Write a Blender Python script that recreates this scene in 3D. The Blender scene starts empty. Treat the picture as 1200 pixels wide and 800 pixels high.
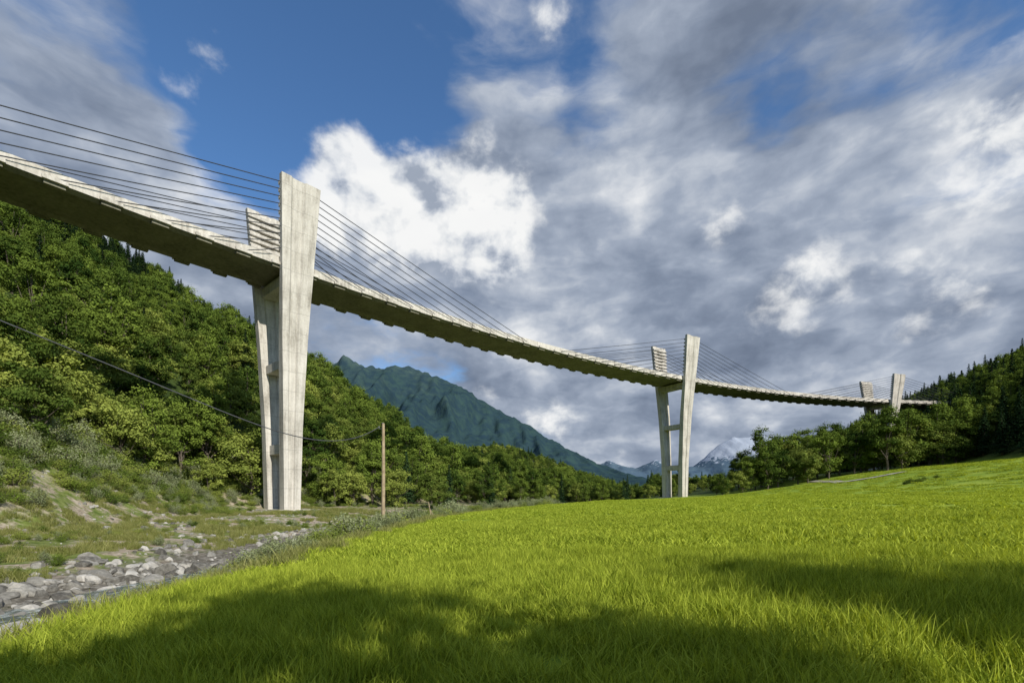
import bpy, math, numpy as np
from mathutils import Vector
rng = np.random.default_rng(7)
sc = bpy.context.scene
sc.view_settings.view_transform = 'Standard'
sc.view_settings.look = 'None'
sc.view_settings.exposure = 0

# ------------------------------------------------------------------ helpers
def h2(i, j, s):
    v = np.sin(i*127.1 + j*311.7 + s*74.7)*43758.5453
    return v - np.floor(v)
def vnoise(x, y, s=0):
    xi = np.floor(x); yi = np.floor(y); fx = x-xi; fy = y-yi
    fx = fx*fx*(3-2*fx); fy = fy*fy*(3-2*fy)
    a = h2(xi, yi, s); b = h2(xi+1, yi, s); c = h2(xi, yi+1, s); d = h2(xi+1, yi+1, s)
    return (a*(1-fx)+b*fx)*(1-fy)+(c*(1-fx)+d*fx)*fy
def fbm(x, y, s=0, o=4):
    t = 0; a = .5; f = 1.
    for k in range(o):
        t = t + a*(vnoise(x*f, y*f, s+k)-.5); a *= .5; f *= 2.03
    return t
def sstep(a, b, x):
    t = np.clip((x-a)/(b-a), 0, 1); return t*t*(3-2*t)

def quad_mesh(name, V, F, mats=(), midx=None, attrs=None, smooth=False):
    V = np.asarray(V, dtype=np.float32); F = np.asarray(F, dtype=np.int32)
    me = bpy.data.meshes.new(name)
    me.vertices.add(len(V)); me.vertices.foreach_set('co', V.ravel())
    me.loops.add(F.size); me.loops.foreach_set('vertex_index', F.ravel())
    me.polygons.add(len(F)); me.polygons.foreach_set('loop_start', np.arange(len(F), dtype=np.int32)*F.shape[1])
    for m in mats: me.materials.append(m)
    if midx is not None: me.polygons.foreach_set('material_index', np.asarray(midx, dtype=np.int32))
    me.polygons.foreach_set('use_smooth', np.full(len(F), smooth))
    if attrs:
        for k, a in attrs.items():
            at = me.attributes.new(k, 'FLOAT', 'POINT'); at.data.foreach_set('value', np.asarray(a, dtype=np.float32))
    me.update(calc_edges=True); me.validate()
    return me
def add_obj(name, me, parent=None, coll=None):
    ob = bpy.data.objects.new(name, me)
    (coll or sc.collection).objects.link(ob)
    if parent: ob.parent = parent
    return ob
class MB:
    def __init__(s): s.V = []; s.F = []; s.n = 0; s.M = []; s.T = []
    def add(s, V, F, m=0, t=.5):
        V = np.asarray(V, float); F = np.asarray(F, int)
        s.V.append(V); s.F.append(F+s.n); s.n += len(V)
        s.M.append(np.full(len(F), m) if np.isscalar(m) else np.asarray(m)); s.T.append(np.full(len(V), t) if np.isscalar(t) else t)
    def mesh(s, name, mats, smooth=False):
        return quad_mesh(name, np.concatenate(s.V), np.concatenate(s.F), mats, np.concatenate(s.M),
                         {'tint': np.concatenate(s.T)}, smooth)
def tube(P, R, n=6):
    P = np.asarray(P, float); k = len(P)
    V = []
    for i in range(k):
        t = P[min(i+1, k-1)]-P[max(i-1, 0)]; t /= np.linalg.norm(t)+1e-9
        up = np.array([0, 0, 1.]) if abs(t[2]) < .9 else np.array([1., 0, 0])
        a = np.cross(t, up); a /= np.linalg.norm(a); b = np.cross(t, a)
        for j in range(n):
            th = 2*math.pi*j/n
            V.append(P[i]+R[i]*(math.cos(th)*a+math.sin(th)*b))
    F = [[i*n+j, i*n+(j+1) % n, (i+1)*n+(j+1) % n, (i+1)*n+j] for i in range(k-1) for j in range(n)]
    return V, F
def obox(c, ax, ay, az):
    c, ax, ay, az = map(np.asarray, (c, ax, ay, az))
    V = [c+sx*ax+sy*ay+sz*az for sz in (-1, 1) for sx, sy in ((-1, -1), (1, -1), (1, 1), (-1, 1))]
    F = [[3, 2, 1, 0], [4, 5, 6, 7], [0, 1, 5, 4], [1, 2, 6, 5], [2, 3, 7, 6], [3, 0, 4, 7]]
    return V, F

# ------------------------------------------------------------------ node helper
class N:
    def __init__(s, tree): s.t = tree; s.n = tree.nodes; s.l = tree.links
    def new(s, ty, **k):
        nd = s.n.new(ty)
        for a, b in k.items(): setattr(nd, a, b)
        return nd
    def put(s, sock, v):
        if isinstance(v, bpy.types.NodeSocket): s.l.new(v, sock)
        elif v is not None: sock.default_value = v
    def math(s, op, a, b=None, c=None, clamp=False):
        nd = s.new('ShaderNodeMath', operation=op, use_clamp=clamp)
        for i, v in enumerate((a, b, c)): s.put(nd.inputs[i], v)
        return nd.outputs[0]
    def vmath(s, op, a, b=None, out=0):
        nd = s.new('ShaderNodeVectorMath', operation=op)
        s.put(nd.inputs[0], a); s.put(nd.inputs[1], b)
        return nd.outputs[out]
    def noise(s, vec, scale, detail=5, rough=.5, dist=0., out=0):
        nd = s.new('ShaderNodeTexNoise'); s.put(nd.inputs['Vector'], vec)
        nd.inputs['Scale'].default_value = scale; nd.inputs['Detail'].default_value = detail
        nd.inputs['Roughness'].default_value = rough; nd.inputs['Distortion'].default_value = dist
        return nd.outputs[out]
    def mr(s, v, a, b, c=0., d=1., kind='SMOOTHSTEP'):
        nd = s.new('ShaderNodeMapRange', interpolation_type=kind)
        for i, q in zip(('Value', 'From Min', 'From Max', 'To Min', 'To Max'), (v, a, b, c, d)): s.put(nd.inputs[i], q)
        return nd.outputs[0]
    def mix(s, f, a, b, blend='MIX'):
        nd = s.new('ShaderNodeMix', data_type='RGBA', blend_type=blend)
        s.put(nd.inputs[0], f); s.put(nd.inputs[6], a); s.put(nd.inputs[7], b)
        return nd.outputs[2]
    def ramp(s, f, stops):
        nd = s.new('ShaderNodeValToRGB'); s.put(nd.inputs[0], f)
        e = nd.color_ramp.elements
        while len(e) > 1: e.remove(e[-1])
        e[0].position = stops[0][0]; e[0].color = (*stops[0][1], 1)
        for p, c in stops[1:]:
            q = e.new(p); q.color = (*c, 1)
        return nd.outputs[0]
    def attr(s, name):
        nd = s.new('ShaderNodeAttribute', attribute_name=name); return nd.outputs['Fac']
def c4(*c): return (*c, 1)
def new_mat(name):
    m = bpy.data.materials.new(name); m.use_nodes = True
    m.node_tree.nodes.clear(); q = N(m.node_tree)
    out = q.new('ShaderNodeOutputMaterial')
    return m, q, out
def principled(q, out, col, rough=.8, bump=None, bstr=.3, bdist=.1, spec=.3, link=True):
    p = q.new('ShaderNodeBsdfPrincipled'); q.put(p.inputs['Base Color'], col); q.put(p.inputs['Roughness'], rough)
    p.inputs['Specular IOR Level'].default_value = spec
    if bump is not None:
        b = q.new('ShaderNodeBump'); b.inputs['Strength'].default_value = bstr; b.inputs['Distance'].default_value = bdist
        q.put(b.inputs['Height'], bump); q.put(p.inputs['Normal'], b.outputs[0])
    if link: q.l.new(p.outputs[0], out.inputs[0])
    return p

def leaf_mat(name, dark, light, trans=.3, rnd=.35):
    m, q, out = new_mat(name)
    oi = q.new('ShaderNodeObjectInfo')
    f = q.math('ADD', q.math('MULTIPLY', q.attr('tint'), 1-rnd), q.math('MULTIPLY', oi.outputs['Random'], rnd))
    col = q.ramp(f, [(0.15, dark), (.85, light)])
    di = q.new('ShaderNodeBsdfDiffuse'); q.put(di.inputs[0], col)
    tr = q.new('ShaderNodeBsdfTranslucent')
    q.put(tr.inputs[0], q.mix(1., col, c4(1.25, 1.15, .5), 'MULTIPLY'))
    mx = q.new('ShaderNodeMixShader'); mx.inputs[0].default_value = trans
    q.l.new(di.outputs[0], mx.inputs[1]); q.l.new(tr.outputs[0], mx.inputs[2]); q.l.new(mx.outputs[0], out.inputs[0])
    return m
M_leaf = leaf_mat('broadleaf_foliage', (.034, .066, .014), (.18, .245, .042), .18, .5)
M_leaf2 = leaf_mat('light_foliage', (.08, .125, .024), (.32, .37, .08), .22, .5)
M_con = leaf_mat('conifer_foliage', (.010, .027, .013), (.042, .078, .030), .06, .4)
M_willow = leaf_mat('willow_foliage', (.12, .15, .06), (.34, .38, .21), .2)
M_grass = leaf_mat('grass_blades', (.18, .25, .024), (.52, .595, .082), .34, .25)
M_grassdry = leaf_mat('wild_grass', (.14, .17, .035), (.36, .35, .14), .3, .3)
def bark():
    m, q, out = new_mat('bark')
    tc = q.new('ShaderNodeTexCoord')
    n = q.noise(tc.outputs['Object'], 4, 4, .6)
    principled(q, out, q.ramp(n, [(.3, (.05, .04, .03)), (.7, (.17, .14, .11))]), .9, n, .6, .05)
    return m
M_bark = bark()
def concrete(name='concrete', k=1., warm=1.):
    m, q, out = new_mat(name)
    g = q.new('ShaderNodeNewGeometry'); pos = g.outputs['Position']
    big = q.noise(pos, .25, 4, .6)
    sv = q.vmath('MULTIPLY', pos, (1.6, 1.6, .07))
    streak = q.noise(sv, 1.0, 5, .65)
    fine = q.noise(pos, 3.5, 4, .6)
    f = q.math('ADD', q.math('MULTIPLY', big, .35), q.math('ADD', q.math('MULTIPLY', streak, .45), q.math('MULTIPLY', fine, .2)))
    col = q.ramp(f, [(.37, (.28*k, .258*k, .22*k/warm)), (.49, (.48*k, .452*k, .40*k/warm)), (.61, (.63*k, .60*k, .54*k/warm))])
    z = q.new('ShaderNodeSeparateXYZ'); q.l.new(pos, z.inputs[0])
    fr = q.math('FRACT', q.math('DIVIDE', z.outputs[2], 3.6))
    ln = q.math('LESS_THAN', fr, .03)
    col = q.mix(q.math('MULTIPLY', ln, .4), col, c4(.22, .21, .19))
    principled(q, out, col, .85, fine, .25, .05)
    return m
M_conc = concrete(); M_soffit_shade = concrete('shade_darkened_concrete', .38, 1.2)  # second one: same concrete, darker and browner, with underside shade put into its colour
def simple(name, a, b, scale, rough=.8, spec=.3, metal=0):
    m, q, out = new_mat(name)
    g = q.new('ShaderNodeNewGeometry')
    n = q.noise(g.outputs['Position'], scale, 5, .6)
    p = principled(q, out, q.ramp(n, [(.3, a), (.7, b)]), rough, n, .5, .04, spec); p.inputs['Metallic'].default_value = metal
    return m
M_asph = simple('asphalt', (.04, .04, .042), (.07, .07, .07), 5)
M_cable = simple('cable_sheath', (.03, .033, .04), (.06, .063, .07), 2, .5)
M_wood = simple('pole_wood', (.24, .18, .11), (.44, .35, .23), 3)
M_metal = simple('galvanised_metal', (.3, .3, .3), (.45, .45, .45), 2, .4, .5, .8)
M_path = simple('gravel_path', (.3, .28, .24), (.45, .42, .36), 2)
def rockmat():
    m, q, out = new_mat('river_rock')
    g = q.new('ShaderNodeNewGeometry'); oi = q.new('ShaderNodeObjectInfo')
    n = q.noise(g.outputs['Position'], 5., 5, .65)
    f = q.math('ADD', q.math('MULTIPLY', n, .6), q.math('MULTIPLY', oi.outputs['Random'], .5))
    principled(q, out, q.ramp(f, [(.3, (.07, .065, .055)), (.55, (.22, .21, .185)), (.85, (.46, .44, .40))]), .85, n, .6, .06, .3)
    return m
M_rock = rockmat()

# ------------------------------------------------------------------ terrain function
def xc(y): return np.interp(y, [-200, 0, 12, 25, 50, 70, 90, 120, 160, 200, 300, 600, 1500], [-7, -5.6, -6.2, -7.1, -7.6, -6, -2, 12, 30, 48, 92, 170, 380])
def meadow(x, y):
    return np.interp(x, [-60, -8, 0, 30, 63, 78, 90, 119, 150, 190, 400], [-1.6, -.6, 0, 1.1, 2.2, 3.4, 5.0, 10.6, 14, 15, 16])
def meadow_s(x, y):
    return (meadow(x-9, y)+meadow(x-4, y)+meadow(x, y)+meadow(x+4, y)+meadow(x+9, y))/5 - (meadow(-9., 0)+meadow(-4., 0)+meadow(4., 0)+meadow(9., 0))/5
def footF(y): return np.interp(y, [-100, 0, 45, 93, 150, 300], [31, 31, 31, 47, 44, 46])
def Hgt(x, y, fine=True):
    x = np.asarray(x, float); y = np.asarray(y, float)
    X = xc(y); d = X-x
    m = meadow_s(x, y)
    mc = meadow_s(np.minimum(X, 20), y)
    base = np.interp(d, [0, 2, 4.5, 7, 9, 14, 17, 20, 25, 32, 44], [0, -.55, -1.2, -2.1, -2.75, -2.75, -2.3, -1.9, -1.5, -.8, -.4])
    base = base*np.interp(y, [0, 70, 160], [1, 1, .6])
    z = np.where(d > 0, mc+base, m)
    F = footF(y); e = d-F
    ep = np.maximum(e, 0)
    s1 = .62*ep - 4*(1-np.exp(-ep/8.)) + .30*np.clip(e, 0, 18)*sstep(90, 60, y)
    s1 = np.maximum(s1, 0)
    G = np.interp(x, [-900, -500, -264, -216, -165, -130, -101, -62, -35, 10, 60, 120], [420, 270, 150, 122, 84, 72, 58, 28, 14, 8, 3, 0])
    G = G*(1+.5*fbm(x/60, y/60, 3, 3))*(1-.75*sstep(380, 700, y))
    k = 8.
    hl = -k*np.log(np.exp(-np.minimum(s1, 400)/k)+np.exp(-G/k))
    hl = np.where(e > 0, np.maximum(hl, 0), 0)
    z = z+hl
    z = z+48*np.exp(-((x+22)/80)**2-((y-590)/100)**2)+22*np.exp(-((x-70)/80)**2-((y-640)/90)**2)
    e2 = (x-150)-.35*(y-170)
    ep2 = np.maximum(e2, 0)
    r = .75*ep2*ep2/(ep2+12)
    r = 170*(1-np.exp(-r/170))
    z = z + r*sstep(60, 150, y+.2*x)
    z = z + fbm(x/23, y/23, 9, 3)*(.5+3.5*sstep(0, 30, np.maximum(e, e2)))*sstep(10, 60, np.hypot(x, y))
    if fine:
        z = z + fbm(x/2.2, y/2.2, 20, 3)*.35*sstep(0, 5, d) + fbm(x/4., y/4., 5, 2)*.12*(1-sstep(0, 5, d))*sstep(2, 8, np.hypot(x, y))
    far = sstep(1500, 6000, np.hypot(x, y))
    return z*(1-far)-5*far

n = 560
u = np.linspace(-1, 1, n); a = 7.2
gx = np.sinh(u*a)/math.sinh(a)*11000
gy = gx.copy()+10
gx = gx-6
XX, YY = np.meshgrid(gx, gy)
ZZ = Hgt(XX, YY)
V = np.stack([XX, YY, ZZ], -1).reshape(-1, 3)
I = np.arange(n*n).reshape(n, n)
Fq = np.stack([I[:-1, :-1], I[:-1, 1:], I[1:, 1:], I[1:, :-1]], -1).reshape(-1, 4)
D = xc(YY)-XX; E = D-footF(YY); E2 = (XX-150)-.35*(YY-170)
brk = fbm(XX/6, YY/6, 40, 4)
bare = sstep(1.0, 3.5, D+brk*5)*(1-sstep(4, 28, E+brk*22))
forest = np.maximum(sstep(10, 26, E+brk*10), sstep(-2, 8, E2))
forest = np.maximum(forest, sstep(160, 230, YY+brk*8)*sstep(-40, 0, XX))
river = sstep(6.0, 8.5, D)*(1-sstep(15, 19, D+brk*8))
def ground_mat():
    m, q, out = new_mat('ground')
    g = q.new('ShaderNodeNewGeometry'); pos = g.outputs['Position']
    n1 = q.noise(pos, .12, 4, .6); n2 = q.noise(pos, 1.3, 5, .65); n3 = q.noise(pos, 9., 4, .7)
    gsum = q.math('ADD', q.math('MULTIPLY', n1, .5), q.math('ADD', q.math('MULTIPLY', n2, .25), q.math('MULTIPLY', n3, .25)))
    gcol = q.ramp(gsum, [(.38, (.13, .20, .018)), (.5, (.22, .31, .028)), (.60, (.32, .39, .05))])
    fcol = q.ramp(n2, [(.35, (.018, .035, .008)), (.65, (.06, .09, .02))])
    scrub = q.ramp(n2, [(.38, (.09, .13, .025)), (.62, (.20, .23, .07))])
    vor = q.new('ShaderNodeTexVoronoi'); q.l.new(pos, vor.inputs['Vector']); vor.inputs['Scale'].default_value = 2.6
    st = q.math('ADD', q.math('MULTIPLY', n3, .6), q.math('MULTIPLY', vor.outputs['Distance'], .5))
    dirt = q.ramp(st, [(.3, (.17, .135, .10)), (.55, (.36, .295, .225)), (.8, (.50, .43, .35))])
    patch = q.mr(q.noise(pos, .33, 5, .7), .45, .56)
    barec = q.mix(patch, dirt, scrub)
    bed = q.ramp(st, [(.3, (.05, .045, .035)), (.55, (.15, .135, .11)), (.85, (.30, .28, .24))])
    barec = q.mix(q.attr('river'), barec, bed)
    col = q.mix(q.attr('bare'), gcol, barec)
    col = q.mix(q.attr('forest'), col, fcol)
    principled(q, out, col, .9, q.math('ADD', n3, q.math('MULTIPLY', n2, 1.5)), .7, .12, .15)
    return m
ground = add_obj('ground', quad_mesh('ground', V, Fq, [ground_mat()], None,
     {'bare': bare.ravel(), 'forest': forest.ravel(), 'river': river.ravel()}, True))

ys = np.linspace(-60, 400, 231)
def water():
    m, q, out = new_mat('water')
    g = q.new('ShaderNodeNewGeometry')
    n = q.noise(g.outputs['Position'], 2.2, 5, .6, .4)
    col = q.ramp(n, [(.5, (.06, .085, .08)), (.66, (.5, .55, .55))])
    principled(q, out, col, .12, n, .8, .15, .6)
    return m
Vw = []
for yy in ys:
    X = xc(yy)-11.2+.6*math.sin(yy*.23)
    zb = float(meadow_s(min(float(xc(yy)), 20.), yy))-2.75*float(np.interp(yy, [0, 70, 160], [1, 1, .6]))+.17
    Vw += [(X-1.9, yy, zb), (X+1.9, yy, zb)]
Fw = [[2*i, 2*i+1, 2*i+3, 2*i+2] for i in range(len(ys)-1)]
add_obj('river', quad_mesh('river', Vw, Fw, [water()], smooth=True))

# ------------------------------------------------------------------ mountains
def mountain_mat(name, snow, haze_mix, lo, hi, haze_col=(.052, .092, .150)):
    m, q, out = new_mat(name)
    g = q.new('ShaderNodeNewGeometry'); pos = g.outputs['Position']
    z = q.new('ShaderNodeSeparateXYZ'); q.l.new(pos, z.inputs[0])
    n = q.noise(pos, .004, 6, .6); n2 = q.noise(pos, .02, 5, .65)
    t = q.mr(q.math('ADD', z.outputs[2], q.math('MULTIPLY', q.math('SUBTRACT', n, .5), 900.)), lo, hi)
    forest = q.ramp(n2, [(.4, (.006, .018, .012)), (.62, (.024, .050, .018))])
    rock = q.ramp(n2, [(.38, (.022, .040, .028)), (.62, (.070, .10, .055))])
    col = q.mix(t, forest, rock)
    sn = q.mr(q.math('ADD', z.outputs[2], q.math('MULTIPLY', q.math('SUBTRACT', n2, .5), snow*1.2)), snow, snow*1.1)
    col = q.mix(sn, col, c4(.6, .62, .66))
    col = q.mix(haze_mix, col, c4(*haze_col))  # aerial haze painted into the slope colour as an even bluish tint
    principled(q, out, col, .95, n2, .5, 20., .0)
    return m
def mountain(name, prof, Y, depth, mat, amp, seed):
    us = np.array([(p[0]-600)/567*Y for p in prof]); hs = np.array([(585-p[1])/567*Y for p in prof])
    xs = np.linspace(us[0], us[-1], 300); ts = np.linspace(-1, 1, 110)
    X, T = np.meshgrid(xs, ts)
    R = np.interp(X, us, hs)
    rid = (1-2*np.abs(fbm(X/(Y*.07), T*2.2+X/(Y*.3), seed, 5)))
    Z = R*(1-np.abs(T)**1.15)*(1-amp*(1-rid)*1.6*(np.minimum(1, np.abs(T)*5))) + fbm(X/(Y*.012), T*6, seed+9, 4)*R.max()*.045*(1-np.abs(T))
    Yw = Y+T*depth+fbm(X/(Y*.1), T*2, seed+3, 3)*depth*.25
    Z = Z-12
    nx, nt = len(xs), len(ts)
    I = np.arange(nx*nt).reshape(nt, nx)
    F = np.stack([I[:-1, :-1], I[:-1, 1:], I[1:, 1:], I[1:, :-1]], -1).reshape(-1, 4)
    add_obj(name, quad_mesh(name, np.stack([X, Yw, Z], -1).reshape(-1, 3), F, [mat], smooth=True))
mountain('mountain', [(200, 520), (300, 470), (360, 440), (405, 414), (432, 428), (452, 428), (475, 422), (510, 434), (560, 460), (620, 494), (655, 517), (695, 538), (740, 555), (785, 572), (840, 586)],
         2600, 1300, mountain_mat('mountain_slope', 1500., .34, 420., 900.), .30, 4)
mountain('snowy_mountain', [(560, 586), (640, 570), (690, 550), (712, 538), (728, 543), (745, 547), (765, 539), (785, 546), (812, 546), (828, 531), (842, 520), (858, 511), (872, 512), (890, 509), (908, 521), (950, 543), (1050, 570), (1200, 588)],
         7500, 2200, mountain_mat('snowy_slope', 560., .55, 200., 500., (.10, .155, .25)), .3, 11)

# ------------------------------------------------------------------ vegetation prototypes
def leaves(C, Nrm, size, rng, asp=.6):
    k = len(C)
    r = rng.normal(size=(k, 3)); a = np.cross(Nrm, r); a /= np.linalg.norm(a, axis=1)[:, None]+1e-9
    b = np.cross(Nrm, a)
    s = (size*rng.uniform(.6, 1.3, k))[:, None]
    V = np.stack([C+a*s, C+b*s*asp, C-a*s, C-b*s*asp], 1).reshape(-1, 3)
    return V, np.arange(4*k).reshape(k, 4)
def unit(v): return v/(np.linalg.norm(v, axis=-1, keepdims=True)+1e-9)
def broadleaf(name, seed, H, R, mat, nc=40, nl=175, ls=.205, zc=.55):
    r = np.random.default_rng(seed); mb = MB()
    lean = r.normal(size=2)*.03*H
    P = [(0, 0, -.8)]+[(lean[0]*t*t+r.normal()*.1, lean[1]*t*t+r.normal()*.1, H*.8*t) for t in (.1, .3, .5, .75, 1)]
    mb.add(*tube(P, [H*.022, H*.018, H*.014, H*.011, H*.007, .03], 7), 0, .5)
    cents = []
    for i in range(nc):
        d = unit(r.normal(size=3)); rad = r.uniform(.55, 1.) if i % 5 else r.uniform(.1, .5)
        zz = zc*H+d[2]*rad*H*(.40 if d[2] > 0 else .46)
        hh = zz/H
        w = np.interp(hh, [.08, .25, .5, .7, .9, 1.], [.6, 1., 1.05, .95, .6, .25])
        c = np.array([d[0]*rad*R*w, d[1]*rad*R*w, zz]); cents.append(c)
        cr = r.uniform(.18, .34)*R
        k = int(nl*r.uniform(.7, 1.3))
        q = unit(r.normal(size=(k, 3))); q[:, 2] = np.where(q[:, 2] < -.3, q[:, 2]*.5, q[:, 2])
        rr = cr*(r.uniform(.15, 1, k)**.35)[:, None]*(1+.35*np.sin(q[:, :1]*5+q[:, 1:2]*4+i))
        C = c+q*rr*np.array([1.1, 1.1, .85])+r.normal(size=(k, 3))*.12
        nrm = unit(q*1.0+r.normal(size=(k, 3))*.45+np.array([0, 0, .35]))
        V, F = leaves(C, nrm, ls, r)
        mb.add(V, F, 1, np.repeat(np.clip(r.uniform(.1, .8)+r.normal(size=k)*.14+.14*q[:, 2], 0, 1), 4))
    for i in range(0, nc, 3):
        c = cents[i]; z0 = min(H*r.uniform(.12, .5), c[2]*.8); s = np.array([lean[0]*(z0/H)**2, lean[1]*(z0/H)**2, z0])
        mid = (s+c)/2+np.array([0, 0, -.04*H])
        mb.add(*tube([s, mid, c], [H*.008, H*.005, .02], 5), 0, .5)
    return mb.mesh(name, [M_bark, mat])
def conifer(name, seed, H, R):
    r = np.random.default_rng(seed); mb = MB()
    mb.add(*tube([(0, 0, -.8), (0, 0, H*.4), (0, 0, H*.97)], [H*.018, H*.012, .02], 6), 0, .5)
    z = H*.1; CC = []; NN = []; TT = []
    while z < H*.99:
        L = R*(1-z/H)**.85*r.uniform(.75, 1.15)+.15
        nb = int(7+4*(1-z/H)); ph = r.uniform(0, 6)
        for b in range(nb):
            a = ph+b*2*math.pi/nb+r.normal()*.2; Lb = L*r.uniform(.7, 1.15)
            k = max(5, int(Lb*9)); t = r.uniform(.08, 1, k)
            px = np.cos(a)*Lb*t; py = np.sin(a)*Lb*t; pz = z-Lb*.38*t**1.2+.12*Lb*t**4
            w = (.28*Lb*(1-.6*t))
            C = np.stack([px+r.normal(size=k)*w*.5, py+r.normal(size=k)*w*.5, pz-np.abs(r.normal(size=k))*.16], 1)
            nr = unit(np.stack([np.cos(a)*.5+r.normal(size=k)*.4, np.sin(a)*.5+r.normal(size=k)*.4, np.full(k, .9)], 1))
            CC.append(C); NN.append(nr); TT.append(np.full(k, r.uniform(.2, .8))+.2*t)
        z += H*.03*r.uniform(.8, 1.2)
    C = np.concatenate(CC); V, F = leaves(C, np.concatenate(NN), .3, r, .45)
    mb.add(V, F, 1, np.repeat(np.clip(np.concatenate(TT), 0, 1), 4))
    return mb.mesh(name, [M_bark, M_con])
def shrub(name, seed, mat, H=1.3, R=1., k=1500, ls=.055):
    r = np.random.default_rng(seed); mb = MB()
    CC = []; TT = []
    for i in range(16):
        a = r.uniform(0, 6.28); o = r.uniform(.1, 1)*R; hh = H*r.uniform(.5, 1)*(1-.3*o/R)
        e = np.array([math.cos(a)*o, math.sin(a)*o, hh])
        mb.add(*tube([(0, 0, -.2), e*np.array([.5, .5, .6]), e], [.025, .015, .004], 4), 0, .5)
        kk = k//16; t = r.uniform(.25, 1.02, kk)[:, None]
        p = e*t+r.normal(size=(kk, 3))*np.array([.15, .15, .1])*R
        CC.append(p); TT.append(np.clip(np.full(kk, r.uniform(.2, .7))+.3*t[:, 0]*r.uniform(0, 1, kk), 0, 1))
    C = np.concatenate(CC); nr = unit(r.normal(size=C.shape)+np.array([0, 0, .6]))
    V, F = leaves(C, nr, ls, r, .4)
    mb.add(V, F, 1, np.repeat(np.concatenate(TT), 4))
    return mb.mesh(name, [M_bark, mat])
def grass_clump(name, seed, nb, rad, hmin, hmax, w, mat):
    r = np.random.default_rng(seed)
    a = r.uniform(0, 6.28, nb); o = rad*np.sqrt(r.uniform(0, 1, nb))
    bx = np.cos(a)*o; by = np.sin(a)*o
    h = r.uniform(hmin, hmax, nb)*(1-.3*(o/rad)**2); la = r.uniform(0, 6.28, nb); ln = h*r.uniform(.1, .75, nb)
    fa = r.uniform(0, 3.14, nb); ww = w*r.uniform(.6, 1.3, nb)
    V = np.zeros((nb, 8, 3)); T = np.zeros((nb, 8)); base = r.uniform(.0, .85, nb)
    for i, (t, wd) in enumerate(((0, 1.), (.4, .95), (.75, .65), (1., .08))):
        cx = bx+np.cos(la)*ln*t**2; cy = by+np.sin(la)*ln*t**2; cz = h*(t-.18*t**3*(ln/h))-.03
        for j, sg in enumerate((-1, 1)):
            V[:, 2*i+j] = np.stack([cx+sg*np.cos(fa)*ww*wd, cy+sg*np.sin(fa)*ww*wd, cz], 1)
            T[:, 2*i+j] = np.clip(base+.3*(t-.5), 0, 1)
    q = np.array([[0, 1, 3, 2], [2, 3, 5, 4], [4, 5, 7, 6]])
    F = (np.arange(nb)[:, None, None]*8+q[None]).reshape(-1, 4)
    return quad_mesh(name, V.reshape(-1, 3), F, [mat], None, {'tint': T.ravel()}, True)
def rock(name, seed):
    import bmesh
    r = np.random.default_rng(seed); bm = bmesh.new(); bmesh.ops.create_icosphere(bm, subdivisions=3, radius=1)
    sc_ = r.uniform(.6, 1.2, 3)*np.array([1, 1, .75]); pl = [unit(r.normal(size=3)) for _ in range(11)]; of = r.uniform(.45, .8, 11)
    for v in bm.verts:
        p = np.array(v.co)
        for nrm, o in zip(pl, of):
            dd = p.dot(nrm)-o
            if dd > 0: p = p-nrm*dd*.97
        v.co = Vector(p*sc_)
    me = bpy.data.meshes.new(name); bm.to_mesh(me); bm.free(); me.materials.append(M_rock); return me
def proto(name, meshes):
    c = bpy.data.collections.new(name)
    for i, m in enumerate(meshes):
        c.objects.link(bpy.data.objects.new('%s_%02d' % (name, i), m))
    return c
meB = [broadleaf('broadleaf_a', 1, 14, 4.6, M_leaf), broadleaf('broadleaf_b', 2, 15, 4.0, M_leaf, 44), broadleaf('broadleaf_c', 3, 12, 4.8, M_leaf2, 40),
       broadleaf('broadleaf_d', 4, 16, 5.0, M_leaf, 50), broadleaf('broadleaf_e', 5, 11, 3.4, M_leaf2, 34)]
meC = [conifer('conifer_a', 1, 17, 3.2), conifer('conifer_b', 2, 14, 2.8), conifer('conifer_c', 3, 19, 3.4)]
cB = proto('tree_kinds', meB+meC)
cS = proto('shrub_kinds', [shrub('shrub_a', 1, M_leaf2, 1.1, .9), shrub('shrub_b', 2, M_willow, 1.5, .8), shrub('shrub_c', 3, M_leaf, .9, 1.0), shrub('shrub_d', 4, M_willow, 1.1, 1.)])
cG = proto('grass_kinds', [grass_clump('grass_%d' % i, 30+i, 170, .3, .13, .38, .0055, M_grass) for i in range(5)])
cGf = proto('far_grass_kinds', [grass_clump('fgrass_%d' % i, 50+i, 110, .34, .12, .34, .012, M_grass) for i in range(4)])
cW = proto('wild_grass_kinds', [grass_clump('wgrass_%d' % i, 70+i, 110, .35, .2, .6, .009, M_grassdry) for i in range(3)])
cR = proto('rock_kinds', [rock('rock_%d' % i, i) for i in range(5)])

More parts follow.
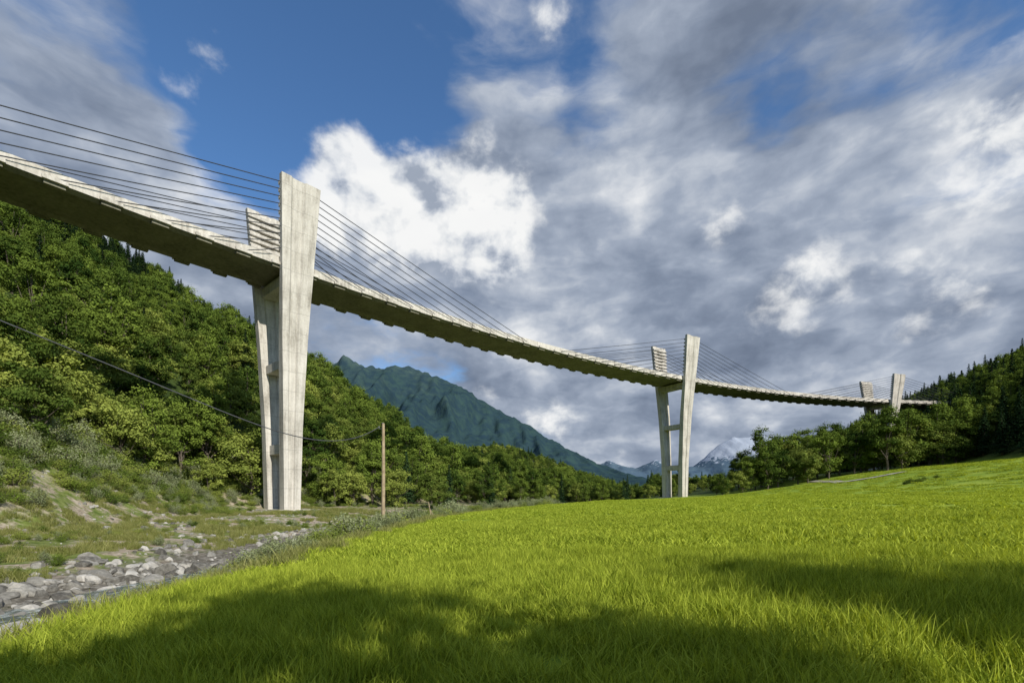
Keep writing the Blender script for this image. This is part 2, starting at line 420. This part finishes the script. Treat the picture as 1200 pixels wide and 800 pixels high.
def scatter(name, P, rot, scl, idx, coll):
    P = np.asarray(P, np.float32); k = len(P)
    me = bpy.data.meshes.new(name); me.vertices.add(k); me.vertices.foreach_set('co', P.ravel())
    R = np.zeros((k, 3), np.float32)
    R[:, :] = rot
    a = me.attributes.new('rot', 'FLOAT_VECTOR', 'POINT'); a.data.foreach_set('vector', R.ravel())
    S = np.asarray(scl, np.float32)
    if S.ndim == 1: S = np.repeat(S[:, None], 3, 1)
    a = me.attributes.new('scl', 'FLOAT_VECTOR', 'POINT'); a.data.foreach_set('vector', S.ravel())
    a = me.attributes.new('kind', 'INT', 'POINT'); a.data.foreach_set('value', np.asarray(idx, np.int32))
    ob = add_obj(name, me)
    t = bpy.data.node_groups.new(name+'_nodes', 'GeometryNodeTree')
    t.interface.new_socket('Geometry', in_out='INPUT', socket_type='NodeSocketGeometry')
    t.interface.new_socket('Geometry', in_out='OUTPUT', socket_type='NodeSocketGeometry')
    gi = t.nodes.new('NodeGroupInput'); go = t.nodes.new('NodeGroupOutput')
    ip = t.nodes.new('GeometryNodeInstanceOnPoints'); ci = t.nodes.new('GeometryNodeCollectionInfo')
    ci.inputs['Collection'].default_value = coll; ci.inputs['Separate Children'].default_value = True; ci.inputs['Reset Children'].default_value = True
    def na(nm, ty):
        n_ = t.nodes.new('GeometryNodeInputNamedAttribute'); n_.data_type = ty; n_.inputs['Name'].default_value = nm
        return [o for o in n_.outputs if o.enabled and o.name == 'Attribute'][0]
    L = t.links
    L.new(gi.outputs[0], ip.inputs['Points']); L.new(ci.outputs[0], ip.inputs['Instance'])
    ip.inputs['Pick Instance'].default_value = True
    L.new(na('kind', 'INT'), ip.inputs['Instance Index']); L.new(na('rot', 'FLOAT_VECTOR'), ip.inputs['Rotation']); L.new(na('scl', 'FLOAT_VECTOR'), ip.inputs['Scale'])
    L.new(ip.outputs[0], go.inputs[0])
    md = ob.modifiers.new('scatter', 'NODES'); md.node_group = t
    return ob
def zrot(k): return np.stack([rng.normal(size=k)*.03, rng.normal(size=k)*.03, rng.uniform(0, 6.28, k)], 1)

# ------------------------------------------------------------------ bridge geometry
R0 = 503.; ph1 = math.radians(48.3); T1 = (-44.5, 93.5)
def bpos(s):
    ph = ph1-s/R0
    return (T1[0]+R0*(math.sin(ph1)-math.sin(ph)), T1[1]+R0*(math.cos(ph)-math.cos(ph1)))
def bframe(s):
    ph = ph1-s/R0
    return np.array([math.cos(ph), math.sin(ph), 0]), np.array([math.sin(ph), -math.cos(ph), 0])
pz = np.polyfit([-40, 0, 70, 140, 274, 330], [44.5, 44.6, 45.2, 46.1, 49.1, 50.7], 3)
def bz(s): return float(np.polyval(pz, max(s, -70)))
def bp(s, o, dz):
    x, y = bpos(s); t, nn = bframe(s)
    return np.array([x+nn[0]*o, y+nn[1]*o, bz(s)+dz])

bridge = bpy.data.objects.new('cable_stayed_bridge', None); sc.collection.objects.link(bridge)
def sweep(prof, s0, s1, step=2., m=None):
    ss = np.arange(s0, s1+.01, step); k = len(prof); V = []; F = []; M = []
    for s in ss:
        for o, z in prof: V.append(bp(s, o, z))
    for i in range(len(ss)-1):
        for j in range(k):
            F.append([i*k+j, i*k+(j+1) % k, (i+1)*k+(j+1) % k, (i+1)*k+j]); M.append(m[j] if m else 0)
    return V, F, np.array(M)
S0, S1 = -186, 344
mb = MB()
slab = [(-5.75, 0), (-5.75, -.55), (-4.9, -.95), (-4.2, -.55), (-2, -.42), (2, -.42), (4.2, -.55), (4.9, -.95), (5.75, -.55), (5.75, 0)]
mb.add(*sweep(slab, S0, S1, m=[0, 1, 1, 1, 1, 1, 1, 1, 0, 0]))  # downward faces take the concrete with shade in its colour
add_obj('deck_slab', mb.mesh('deck_slab', [M_conc, M_soffit_shade]), bridge)
mb = MB(); mb.add(*sweep([(-5.3, .004), (-5.3, .05), (5.3, .05), (5.3, .004)], S0, S1))
add_obj('roadway', mb.mesh('roadway', [M_asph]), bridge)
mb = MB()
for sg in (-1, 1):
    mb.add(*sweep([(sg*5.40, .06), (sg*5.48, .95), (sg*5.66, .95), (sg*5.72, .003)], S0, S1))
add_obj('parapets', mb.mesh('parapets', [M_conc]), bridge)
mb = MB()
s = S0+3
while s < S1:
    for sg in (-1, 1):
        t, nn = bframe(s)
        mb.add(*obox(bp(s, sg*5.98, -.40), t*1.3, nn*.22, np.array([0, 0, .25])))
        mb.add(*obox(bp(s, sg*5.35, -.92), t*1.1, nn*.42, np.array([0, 0, .2])), 1)  # lower blocks use the shade-darkened concrete too
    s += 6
add_obj('anchor_brackets', mb.mesh('anchor_brackets', [M_conc, M_soffit_shade]), bridge)

towers = [(-128, 12.5), (0, 14.8), (140, 15.2), (274, 12.6)]
cab = MB()
for ti, (s0, hp) in enumerate(towers):
    t, nn = bframe(s0); x0, y0 = bpos(s0); zd = bz(s0)
    zg = float(Hgt(x0, y0))-1.5
    col = MB()
    hs = np.concatenate([np.linspace(zg, zd, 18), np.linspace(zd, zd+hp, 8)[1:]])
    def offs(z):
        f = (z-zg)/(zd-zg)
        return float(np.interp(f, [0, .35, .7, .9, 1.0, 1.35], [3.6, 4.0, 5.0, 6.0, 6.6, 8.1]))
    def wid(z):
        f = (z-zg)/(zd-zg)
        return float(np.interp(f, [0, .4, .8, 1, 1.35], [3.0, 3.7, 5.0, 5.8, 7.3]))
    def thk(z):
        f = (z-zg)/(zd-zg)
        return float(np.interp(f, [0, .6, .93, 1.0, 1.35], [2.0, 1.7, 1.3, 1.0, .95]))
    for sg in (-1, 1):
        V = []
        for z in hs:
            o = offs(z); w = wid(z); th = thk(z); g = .34
            pr = [(-w/2, -th/2), (-w/2, th/2), (-w*.26, th/2), (-w*.20, th/2-g), (w*.08, th/2-g), (w*.13, th/2), (w/2, th/2), (w/2, -th/2), (w*.2, -th/2), (w*.15, -th/2+g), (-w*.15, -th/2+g), (-w*.2, -th/2)]
            for aa, b in pr:
                p = t*aa+nn*sg*(o+b); V.append((x0+p[0], y0+p[1], z))
        k = 12; F = []
        for i in range(len(hs)-1):
            for j in range(k): F.append([i*k+j, i*k+(j+1) % k, (i+1)*k+(j+1) % k, (i+1)*k+j])
        b0 = (len(hs)-1)*k
        F += [[b0+0, b0+1, b0+2, b0+11], [b0+11, b0+2, b0+3, b0+10], [b0+10, b0+3, b0+4, b0+9], [b0+9, b0+4, b0+5, b0+8], [b0+8, b0+5, b0+6, b0+7]]
        col.add(V, F)
        for i in range(10):
            z = zd+2.2+i*(hp-3.0)/9.5
            o = offs(z)-thk(z)/2-.18; w = wid(z)
            p = nn*sg*o
            col.add(*obox((x0+p[0], y0+p[1], z), t*w*.505, nn*.26, np.array([0, 0, .3])))
    for f, hh in ((.28, .9), (.62, .8), (.955, .9)):
        z = zg+(zd-zg)*f
        o = offs(z)-thk(z)/2+.06
        col.add(*obox((x0, y0, z), t*min(wid(z)*.32, 1.5), nn*o, np.array([0, 0, hh])))
    col.add(*obox((x0, y0, zg+.6), t*3.0, nn*5.6, np.array([0, 0, .9])))
    add_obj('pylon_%d' % ti, col.mesh('pylon', [M_conc]), bridge)
    for sd in (-1, 1):
        for sg in (-1, 1):
            for i in range(10):
                sa = s0+sd*(9.+6.1*i)
                if sa > S1-4 or sa < S0: continue
                za = 2.2+i*(hp-3.0)/9.5
                z = zd+za; o = offs(z)-.1
                a_ = np.array([x0, y0, z])+nn*sg*o+t*sd*(wid(z)/2-.1)
                b_ = bp(sa, sg*5.95, -.3)
                mid = (a_+b_)/2+np.array([0, 0, -.12])
                cab.add(*tube([a_, mid, b_], [.075]*3, 6))
add_obj('stay_cables', cab.mesh('stay_cables', [M_cable]), bridge)

# ------------------------------------------------------------------ forests
def in_bridge(x, y, r=8):
    k = np.zeros(len(x), bool)
    for s0, _ in towers:
        bx, by = bpos(s0); k |= np.hypot(x-bx, y-by) < r
    return k
def forest_pts(x0, x1, y0, y1, sp):
    gx, gy = np.meshgrid(np.arange(x0, x1, sp), np.arange(y0, y1, sp))
    x = (gx+rng.uniform(-.48, .48, gx.shape)*sp).ravel(); y = (gy+rng.uniform(-.48, .48, gx.shape)*sp).ravel()
    return x, y
x, y = forest_pts(-560, 300, -40, 480, 7.2)
d = xc(y)-x; e = d-footF(y); nz = fbm(x/18, y/18, 66, 3)
thr = np.where(y < 70, 17, np.interp(y, [70, 95, 110], [13, 3, 0]))
k = (e+nz*18 > thr) & ~in_bridge(x, y, 7) & (np.abs(np.arctan2(x, y)) < math.radians(80)) & (np.hypot(x, y) < 560)
x, y = x[k], y[k]; z = Hgt(x, y)
pc = np.clip((z-42)/50+1.2*fbm(x/35, y/35, 8, 2), .04, .85)
con = rng.uniform(0, 1, len(x)) < pc
idx = np.where(con, rng.integers(5, 8, len(x)), np.where(z > 50, rng.choice([0, 1, 3], len(x)), rng.choice([0, 1, 2, 2, 3, 4], len(x))))
scl = rng.uniform(.65, 1.35, len(x))*np.where(y < 70, np.interp(xc(y)-x-footF(y), [14, 30], [.75, 1.15]), 1.)*np.where(con, .8, 1)
scatter('hillside_forest', np.stack([x, y, z-.3], 1), zrot(len(x)), scl, idx, cB)
x, y = forest_pts(-190, 260, 96, 740, 7.8)
d = xc(y)-x; e = d-footF(y); e2 = (x-150)-.35*(y-170)
k = ((d > 24) & (e < 2) & (y > 108)) | ((y > 480)) | ((y > 205+6*np.sin(x*.1)) & (d < 22) & (x > 20) & (e2 < 4) & (x < 110))
k &= ~in_bridge(x, y, 9)
x, y = x[k], y[k]; z = Hgt(x, y)
idx = np.where(rng.uniform(0, 1, len(x)) < .06, rng.integers(5, 8, len(x)), rng.choice([0, 1, 2, 2, 3, 4, 4], len(x)))
scatter('valley_trees', np.stack([x, y, z-.3], 1), zrot(len(x)), rng.uniform(.5, .9, len(x))*np.where(y > 300, 1.15, np.where(x > 62, .6, 1.)), idx, cB)
x, y = forest_pts(80, 520, 60, 520, 7.2)
e2 = (x-150)-.35*(y-170)
k = (e2+8*fbm(x/12, y/12, 3, 3) > 3) & ((y+.2*x) > 150) & ~in_bridge(x, y, 6) & (e2 < 170)
x, y = x[k], y[k]; z = Hgt(x, y)
con = rng.uniform(0, 1, len(x)) < .6
idx = np.where(con, rng.integers(5, 8, len(x)), rng.choice([0, 1, 3], len(x)))
scatter('hill_forest', np.stack([x, y, z-.3], 1), zrot(len(x)), rng.uniform(.75, 1.2, len(x)), idx, cB)
def tree_obj(nm, me, x, y, s, rz=None):
    ob = add_obj(nm, me); ob.location = (x, y, float(Hgt(x, y))-.2); ob.scale = (s, s, s*rng.uniform(.95, 1.08)); ob.rotation_euler = (0, 0, rng.uniform(0, 6.28) if rz is None else rz)
for i, xx in enumerate(np.linspace(72, 160, 34)):
    yy = 175+rng.uniform(-8, 8)-.12*(xx-72)
    tree_obj('broadleaf_tree', meB[int(rng.integers(0, 5))], xx+rng.uniform(-1., 1.), yy, rng.uniform(.8, 1.15)*np.interp(xx, [70, 80, 92, 150], [.4, .65, 1.25, 1.35]))
for i, xx in enumerate(np.linspace(88, 168, 26)):
    yy = 190+rng.uniform(-5, 9)
    tree_obj('broadleaf_tree', meB[int(rng.integers(0, 5))], xx+rng.uniform(-1.5, 1.5), yy, rng.uniform(.9, 1.3)*np.interp(xx, [88, 98], [.7, 1.2]))
for (xx, yy, s, m) in ((3.0, -10.5, .98, 0), (10, -10.5, 1.08, 1), (18.5, -9.5, .98, 3), (14.5, -6.5, .72, 4), (22.5, -6.5, .8, 2), (27.5, -11, 1.08, 0), (37, -10, 1.05, 3), (-4.5, -10, .85, 2), (48, -13, 1.1, 1)):
    tree_obj('broadleaf_tree', meB[m], xx, yy, s)

# shrubs on the banks
k = 6400
y = rng.uniform(4, 125, k); d = rng.uniform(-.5, 75, k); x = xc(y)-d; e = d-footF(y)
nz = fbm(x/7, y/7, 12, 3)
near = (d > 1.4) & (d < 10.)
keep = (near & (y > 17) & (nz > -.2+.2*(y < 24))) | ((d > 19) & (nz > .05)) | ((e > 5) & (e < 24) & (nz > -.10))
keep &= ~in_bridge(x, y, 4.5)
x, y, d, e = x[keep], y[keep], d[keep], e[keep]
scl = np.where(d < 10, rng.uniform(.5, 1.2, len(x))*np.interp(y, [14, 28, 60], [.55, 1.25, 1.6]), rng.uniform(.3, 1.0, len(x))*np.interp(e, [-5, 4, 16], [.75, 1.3, 3.0]))
idx = np.where(d < 10, rng.choice([1, 3, 3, 0], len(x)), rng.choice([0, 0, 1, 2, 2], len(x)))
scatter('bank_shrubs', np.stack([x, y, Hgt(x, y)-.05], 1), zrot(len(x)), scl, idx, cS)
k = 15000
y = rng.uniform(1, 100, k); d = rng.uniform(-.3, 52, k); x = xc(y)-d
nz = fbm(x/5, y/5, 15, 3)
keep = ((d < 6.0) & (nz > -.12)) | ((d > 17.) & (nz > .04))
x, y = x[keep], y[keep]
scatter('wild_grass', np.stack([x, y, Hgt(x, y)-.02], 1), zrot(len(x)), rng.uniform(.6, 1.5, len(x)), rng.integers(0, 3, len(x)), cW)
k = 4600
y = rng.uniform(2, 110, k); d = rng.uniform(5.5, 20, k); x = xc(y)-d
sz = .06+.6*rng.uniform(0, 1, k)**4
keep = (np.abs(d-11.2) > 1.7) | (rng.uniform(0, 1, k) < .22)
x, y, sz = x[keep], y[keep], sz[keep]
scatter('riverbed_rocks', np.stack([x, y, Hgt(x, y)], 1), np.stack([rng.uniform(-.5, .5, len(x)), rng.uniform(-.5, .5, len(x)), rng.uniform(0, 6.28, len(x))], 1), sz, rng.integers(0, 5, len(x)), cR)
k = 420
y = rng.uniform(7, 34, k); d = np.where(rng.uniform(0, 1, k) < .5, rng.uniform(3.5, 9.5, k), rng.uniform(12.6, 17, k)); x = xc(y)-d
scatter('bank_boulders', np.stack([x, y, Hgt(x, y)+.06], 1), np.stack([rng.uniform(-.5, .5, k), rng.uniform(-.5, .5, k), rng.uniform(0, 6.28, k)], 1), .15+.6*rng.uniform(0, 1, k)**2.2, rng.integers(0, 5, k), cR)
k = 1500
y = rng.uniform(15, 90, k); d = rng.uniform(22, 48, k); x = xc(y)-d
scatter('slope_rocks', np.stack([x, y, Hgt(x, y)], 1), zrot(k), .06+.35*rng.uniform(0, 1, k)**3, rng.integers(0, 5, k), cR)

# meadow grass
def ring(r0, r1, dens, A=68):
    A = math.radians(A); k = int(A*(r1*r1-r0*r0)*dens)
    r = np.sqrt(rng.uniform(r0*r0, r1*r1, k)); a = rng.uniform(-A, A, k)
    x, y = r*np.sin(a), r*np.cos(a)
    kk = (x > xc(y)-.5) & ((x-150)-.35*(y-170) < 2) & (y < 172-.1*x)
    return x[kk], y[kk]
x, y = ring(2.2, 13, 16); hs_ = .7+1.1*(fbm(x/1.4, y/1.4, 31, 3)+.3)
S = np.stack([np.ones(len(x)), np.ones(len(x)), hs_], 1)*rng.uniform(.85, 1.3, len(x))[:, None]
scatter('meadow_grass', np.stack([x, y, Hgt(x, y)], 1), zrot(len(x))*np.array([3, 3, 1]), S, rng.integers(0, 5, len(x)), cG)
x1, y1 = ring(12, 34, 4.2, 62); x2, y2 = ring(34, 100, .45, 62); x3, y3 = ring(100, 205, .16, 62)
x = np.concatenate([x1, x2, x3]); y = np.concatenate([y1, y2, y3])
hs_ = .7+1.0*(fbm(x/3., y/3., 31, 3)+.25)
rr = np.hypot(x, y); w = np.where(rr < 34, 1.5, np.where(rr < 100, 2.8, 4.2))
S = np.stack([w, w, hs_], 1)*rng.uniform(.85, 1.2, len(x))[:, None]
scatter('distant_meadow_grass', np.stack([x, y, Hgt(x, y)], 1), zrot(len(x)), S, rng.integers(0, 4, len(x)), cGf)

# ------------------------------------------------------------------ utility pole + wire
pole = bpy.data.objects.new('utility_pole', None); sc.collection.objects.link(pole)
px, py = -11.2, 42.; zb = float(Hgt(px, py))
mb = MB(); mb.add(*tube([(px, py, zb-.5), (px+.03, py, 4), (px+.02, py, 8.2)], [.17, .15, .12], 10)); add_obj('post', mb.mesh('post', [M_wood]), pole)
mb = MB(); mb.add(*tube([(px, py, 8.2), (px, py, 8.27)], [.125, .03], 10)); mb.add(*tube([(px-.1, py, 7.75), (px-.32, py-.05, 7.72), (px-.34, py-.05, 7.95)], [.02, .02, .04], 6)); add_obj('cap_and_hook', mb.mesh('cap', [M_metal]), pole)
tt = np.array([0, .04, .13, .25, .373, .58, .8, 1.0]); zz = np.array([7.8, 7.1, 6.3, 7.6, 9.35, 12.5, 16.3, 20.2])
cf = np.polyfit(tt, zz, 5); ts = np.linspace(0, 1, 60)
W = [(px-.34-33.8*t, py-.05-22*t, float(np.polyval(cf, t))) for t in ts]
mb = MB(); mb.add(*tube(W, [.04]*60, 5)); add_obj('wire', mb.mesh('wire', [M_cable]), pole)
ex, ey = W[-1][0], W[-1][1]; zb2 = float(Hgt(ex, ey))
mb = MB(); mb.add(*tube([(ex-.1, ey, zb2-.5), (ex-.1, ey, 20.6)], [.17, .11], 10)); add_obj('end_post', mb.mesh('end_post', [M_wood]), pole)

mb = MB(); sx, sy = -7.6, 46.; z0 = float(Hgt(sx, sy))
mb.add(*tube([(sx, sy, z0-.2), (sx-.35, sy, z0+1.7)], [.05, .04], 6)); mb.add(*tube([(sx-.2, sy, z0+1.), (sx+.35, sy, z0-.05)], [.03, .03], 6))
add_obj('wooden_stake', mb.mesh('stake', [M_wood]))

ps = [(104, 168), (100, 150), (97, 143), (103, 139), (112, 138)]
V = []; pp = []
for i in range(len(ps)-1):
    for t_ in np.linspace(0, 1, 12, endpoint=(i == len(ps)-2)): pp.append(np.array(ps[i])*(1-t_)+np.array(ps[i+1])*t_)
pp = np.array(pp)
for i, p in enumerate(pp):
    dd = pp[min(i+1, len(pp)-1)]-pp[max(i-1, 0)]; dd /= np.linalg.norm(dd); nr = np.array([-dd[1], dd[0]])*1.3
    for sg in (-1, 1):
        q_ = p+nr*sg; V.append((q_[0], q_[1], float(Hgt(q_[0], q_[1]))+.22))
F = [[2*i, 2*i+1, 2*i+3, 2*i+2] for i in range(len(pp)-1)]
add_obj('gravel_path', quad_mesh('gravel_path', V, F, [M_path]))
k = 14; x = 93+rng.normal(size=k)*2.4; y = 110+rng.normal(size=k)*1.2
scatter('meadow_shrubs', np.stack([x, y, Hgt(x, y)], 1), zrot(k), rng.uniform(.6, 1.2, k), np.full(k, 2), cS)

# ------------------------------------------------------------------ world
SUN_EL = 34.; sun_h = np.array([.62, -.785])
w = bpy.data.worlds.new('World'); sc.world = w; w.use_nodes = True
try: w.cycles.sampling_method = 'NONE'
except Exception as ex_: print(ex_)
w.node_tree.nodes.clear(); q = N(w.node_tree)
out = q.new('ShaderNodeOutputWorld'); bg = q.new('ShaderNodeBackground'); q.l.new(bg.outputs[0], out.inputs[0])
sky = q.new('ShaderNodeTexSky', sky_type='NISHITA'); sky.sun_disc = False
sky.sun_elevation = math.radians(SUN_EL); sky.sun_rotation = math.atan2(sun_h[0], sun_h[1])
sky.air_density = 1.0; sky.dust_density = .4; sky.ozone_density = 2.
tc = q.new('ShaderNodeTexCoord'); dr = q.vmath('NORMALIZE', tc.outputs['Generated'])
sp = q.new('ShaderNodeSeparateXYZ'); q.l.new(dr, sp.inputs[0])
zz = q.math('ADD', q.math('MAXIMUM', sp.outputs[2], 0.), .55)
cb = q.new('ShaderNodeCombineXYZ'); q.put(cb.inputs[0], q.math('DIVIDE', sp.outputs[0], zz)); q.put(cb.inputs[1], q.math('DIVIDE', sp.outputs[1], zz)); q.put(cb.inputs[2], q.math('MULTIPLY', sp.outputs[2], 2.0))
P = cb.outputs[0]
def vscale(v, k):
    o = q.vmath('SCALE', v, None); o.node.inputs['Scale'].default_value = k; return o
wv = q.vmath('SUBTRACT', q.noise(P, 3.6, 4, .55, 0, 1), (.5, .5, .5))
P = q.vmath('ADD', P, vscale(wv, .18))
nA = q.noise(P, 2.8, 8, .56)
nB = q.noise(q.vmath('ADD', P, (.045, -.055, .065)), 2.8, 5, .50)
nL = q.noise(q.vmath('ADD', P, (3.1, 1.7, .4)), 2.1, 3, .5)
def blobs(lst, wn):
    tot = None
    for (u_, v_, r_, w_) in lst:
        c = unit(np.array([(u_-600)/567, 1., (585-v_)/567]))
        dist = q.vmath('DISTANCE', wn, tuple(float(t) for t in c), out=1)
        b = q.mr(dist, r_, 0., 0., w_)
        tot = b if tot is None else q.math('ADD', tot, b)
    return tot
wn = q.vmath('ADD', dr, vscale(wv, .32))
cov = blobs([(0, 0, .26, -.2), (330, 60, .34, -.26), (280, 200, .22, -.22), (640, 60, .18, -.22), (450, 10, .26, -.22), (880, 110, .12, -.16), (1000, 40, .22, -.06), (1150, 230, .14, -.08),
             (500, 260, .30, .26), (720, 270, .5, .22), (1000, 330, .5, .20), (300, 390, .32, .22), (750, 480, .5, .26), (1150, 440, .4, .2), (120, 115, .24, .34), (560, 150, .22, .12), (800, 60, .2, .08)], wn)
c = q.math('ADD', nA, cov)
alpha = q.math('MULTIPLY', q.mr(c, .38, .60), q.mr(c, .3, .7, .76, 1.))
br = blobs([(430, 215, .15, .15), (520, 260, .16, .15), (1090, 320, .2, .18), (970, 300, .13, .18), (650, 480, .11, .2), (1180, 180, .16, .22),
            (560, 380, .16, -.10), (650, 160, .2, -.06), (770, 320, .3, -.12), (900, 420, .35, -.06), (110, 115, .2, -.12)], wn)
Pc = q.vmath('ADD', q.vmath('MULTIPLY', dr, (1., 1., 1.25)), vscale(wv, .05))
nC = q.noise(Pc, 7.5, 8, .56)
nD = q.noise(q.vmath('ADD', Pc, (.02, -.018, .027)), 7.5, 5, .50)
L = q.math('ADD', .45, q.math('MULTIPLY', q.math('SUBTRACT', nA, nB), 2.0))
L = q.math('ADD', L, q.math('MULTIPLY', q.math('SUBTRACT', nL, .5), 1.25))
L = q.math('ADD', L, q.math('MULTIPLY', q.math('SUBTRACT', nC, nD), .8))
L = q.math('ADD', L, br)
L = q.math('ADD', L, q.math('MULTIPLY', q.math('SUBTRACT', 1., alpha), .14))
ccol = q.ramp(L, [(.0, (.16, .20, .28)), (.25, (.235, .285, .38)), (.48, (.35, .405, .505)), (.68, (.53, .575, .65)), (.86, (.78, .80, .83)), (1.0, (.92, .92, .92))])
cc = q.math('ADD', q.math('MULTIPLY', nC, .9), blobs([(425, 230, .17, .42), (500, 265, .16, .42), (585, 240, .14, .40), (570, 310, .12, .30), (400, 185, .08, .24), (645, 490, .10, .34), (1090, 330, .13, .30), (1190, 160, .15, .32), (250, 75, .09, .20), (960, 320, .13, .26), (860, 250, .08, .2), (640, 30, .09, .18), (1000, 180, .1, .16)], dr))
ca = q.mr(cc, .58, .80)
Lc = q.math('ADD', .62, q.math('MULTIPLY', q.math('SUBTRACT', nC, nD), 4.2))
Lc = q.math('ADD', Lc, q.math('MULTIPLY', q.math('SUBTRACT', cc, .7), .5))
ccum = q.ramp(Lc, [(.2, (.33, .38, .47)), (.45, (.56, .60, .67)), (.68, (.80, .82, .84)), (.95, (.96, .96, .95))])
skc = q.mix(1., sky.outputs[0], c4(.85, 1.2, 1.5), 'MULTIPLY')
ccol = vscale(ccol, 10.)
col = q.mix(alpha, skc, ccol)
col = q.mix(q.math('MULTIPLY', ca, .92), col, vscale(ccum, 10.))
q.l.new(col, bg.inputs[0]); bg.inputs[1].default_value = .1

sun = bpy.data.lights.new('sun', 'SUN'); sun.energy = 5.0; sun.angle = math.radians(.5); sun.color = (1., .94, .83)
so = bpy.data.objects.new('sun', sun); sc.collection.objects.link(so)
el = math.radians(SUN_EL); v = Vector((sun_h[0]*math.cos(el), sun_h[1]*math.cos(el), math.sin(el)))
so.rotation_euler = v.to_track_quat('Z', 'Y').to_euler()

cam = bpy.data.cameras.new('camera'); co = bpy.data.objects.new('camera', cam); sc.collection.objects.link(co); sc.camera = co
co.location = (0, 0, float(Hgt(0., 0.))+1.6); co.rotation_euler = (math.radians(90), 0, 0)
cam.lens = 17; cam.sensor_width = 36; cam.shift_y = 185/1200; cam.clip_end = 30000; cam.clip_start = .05
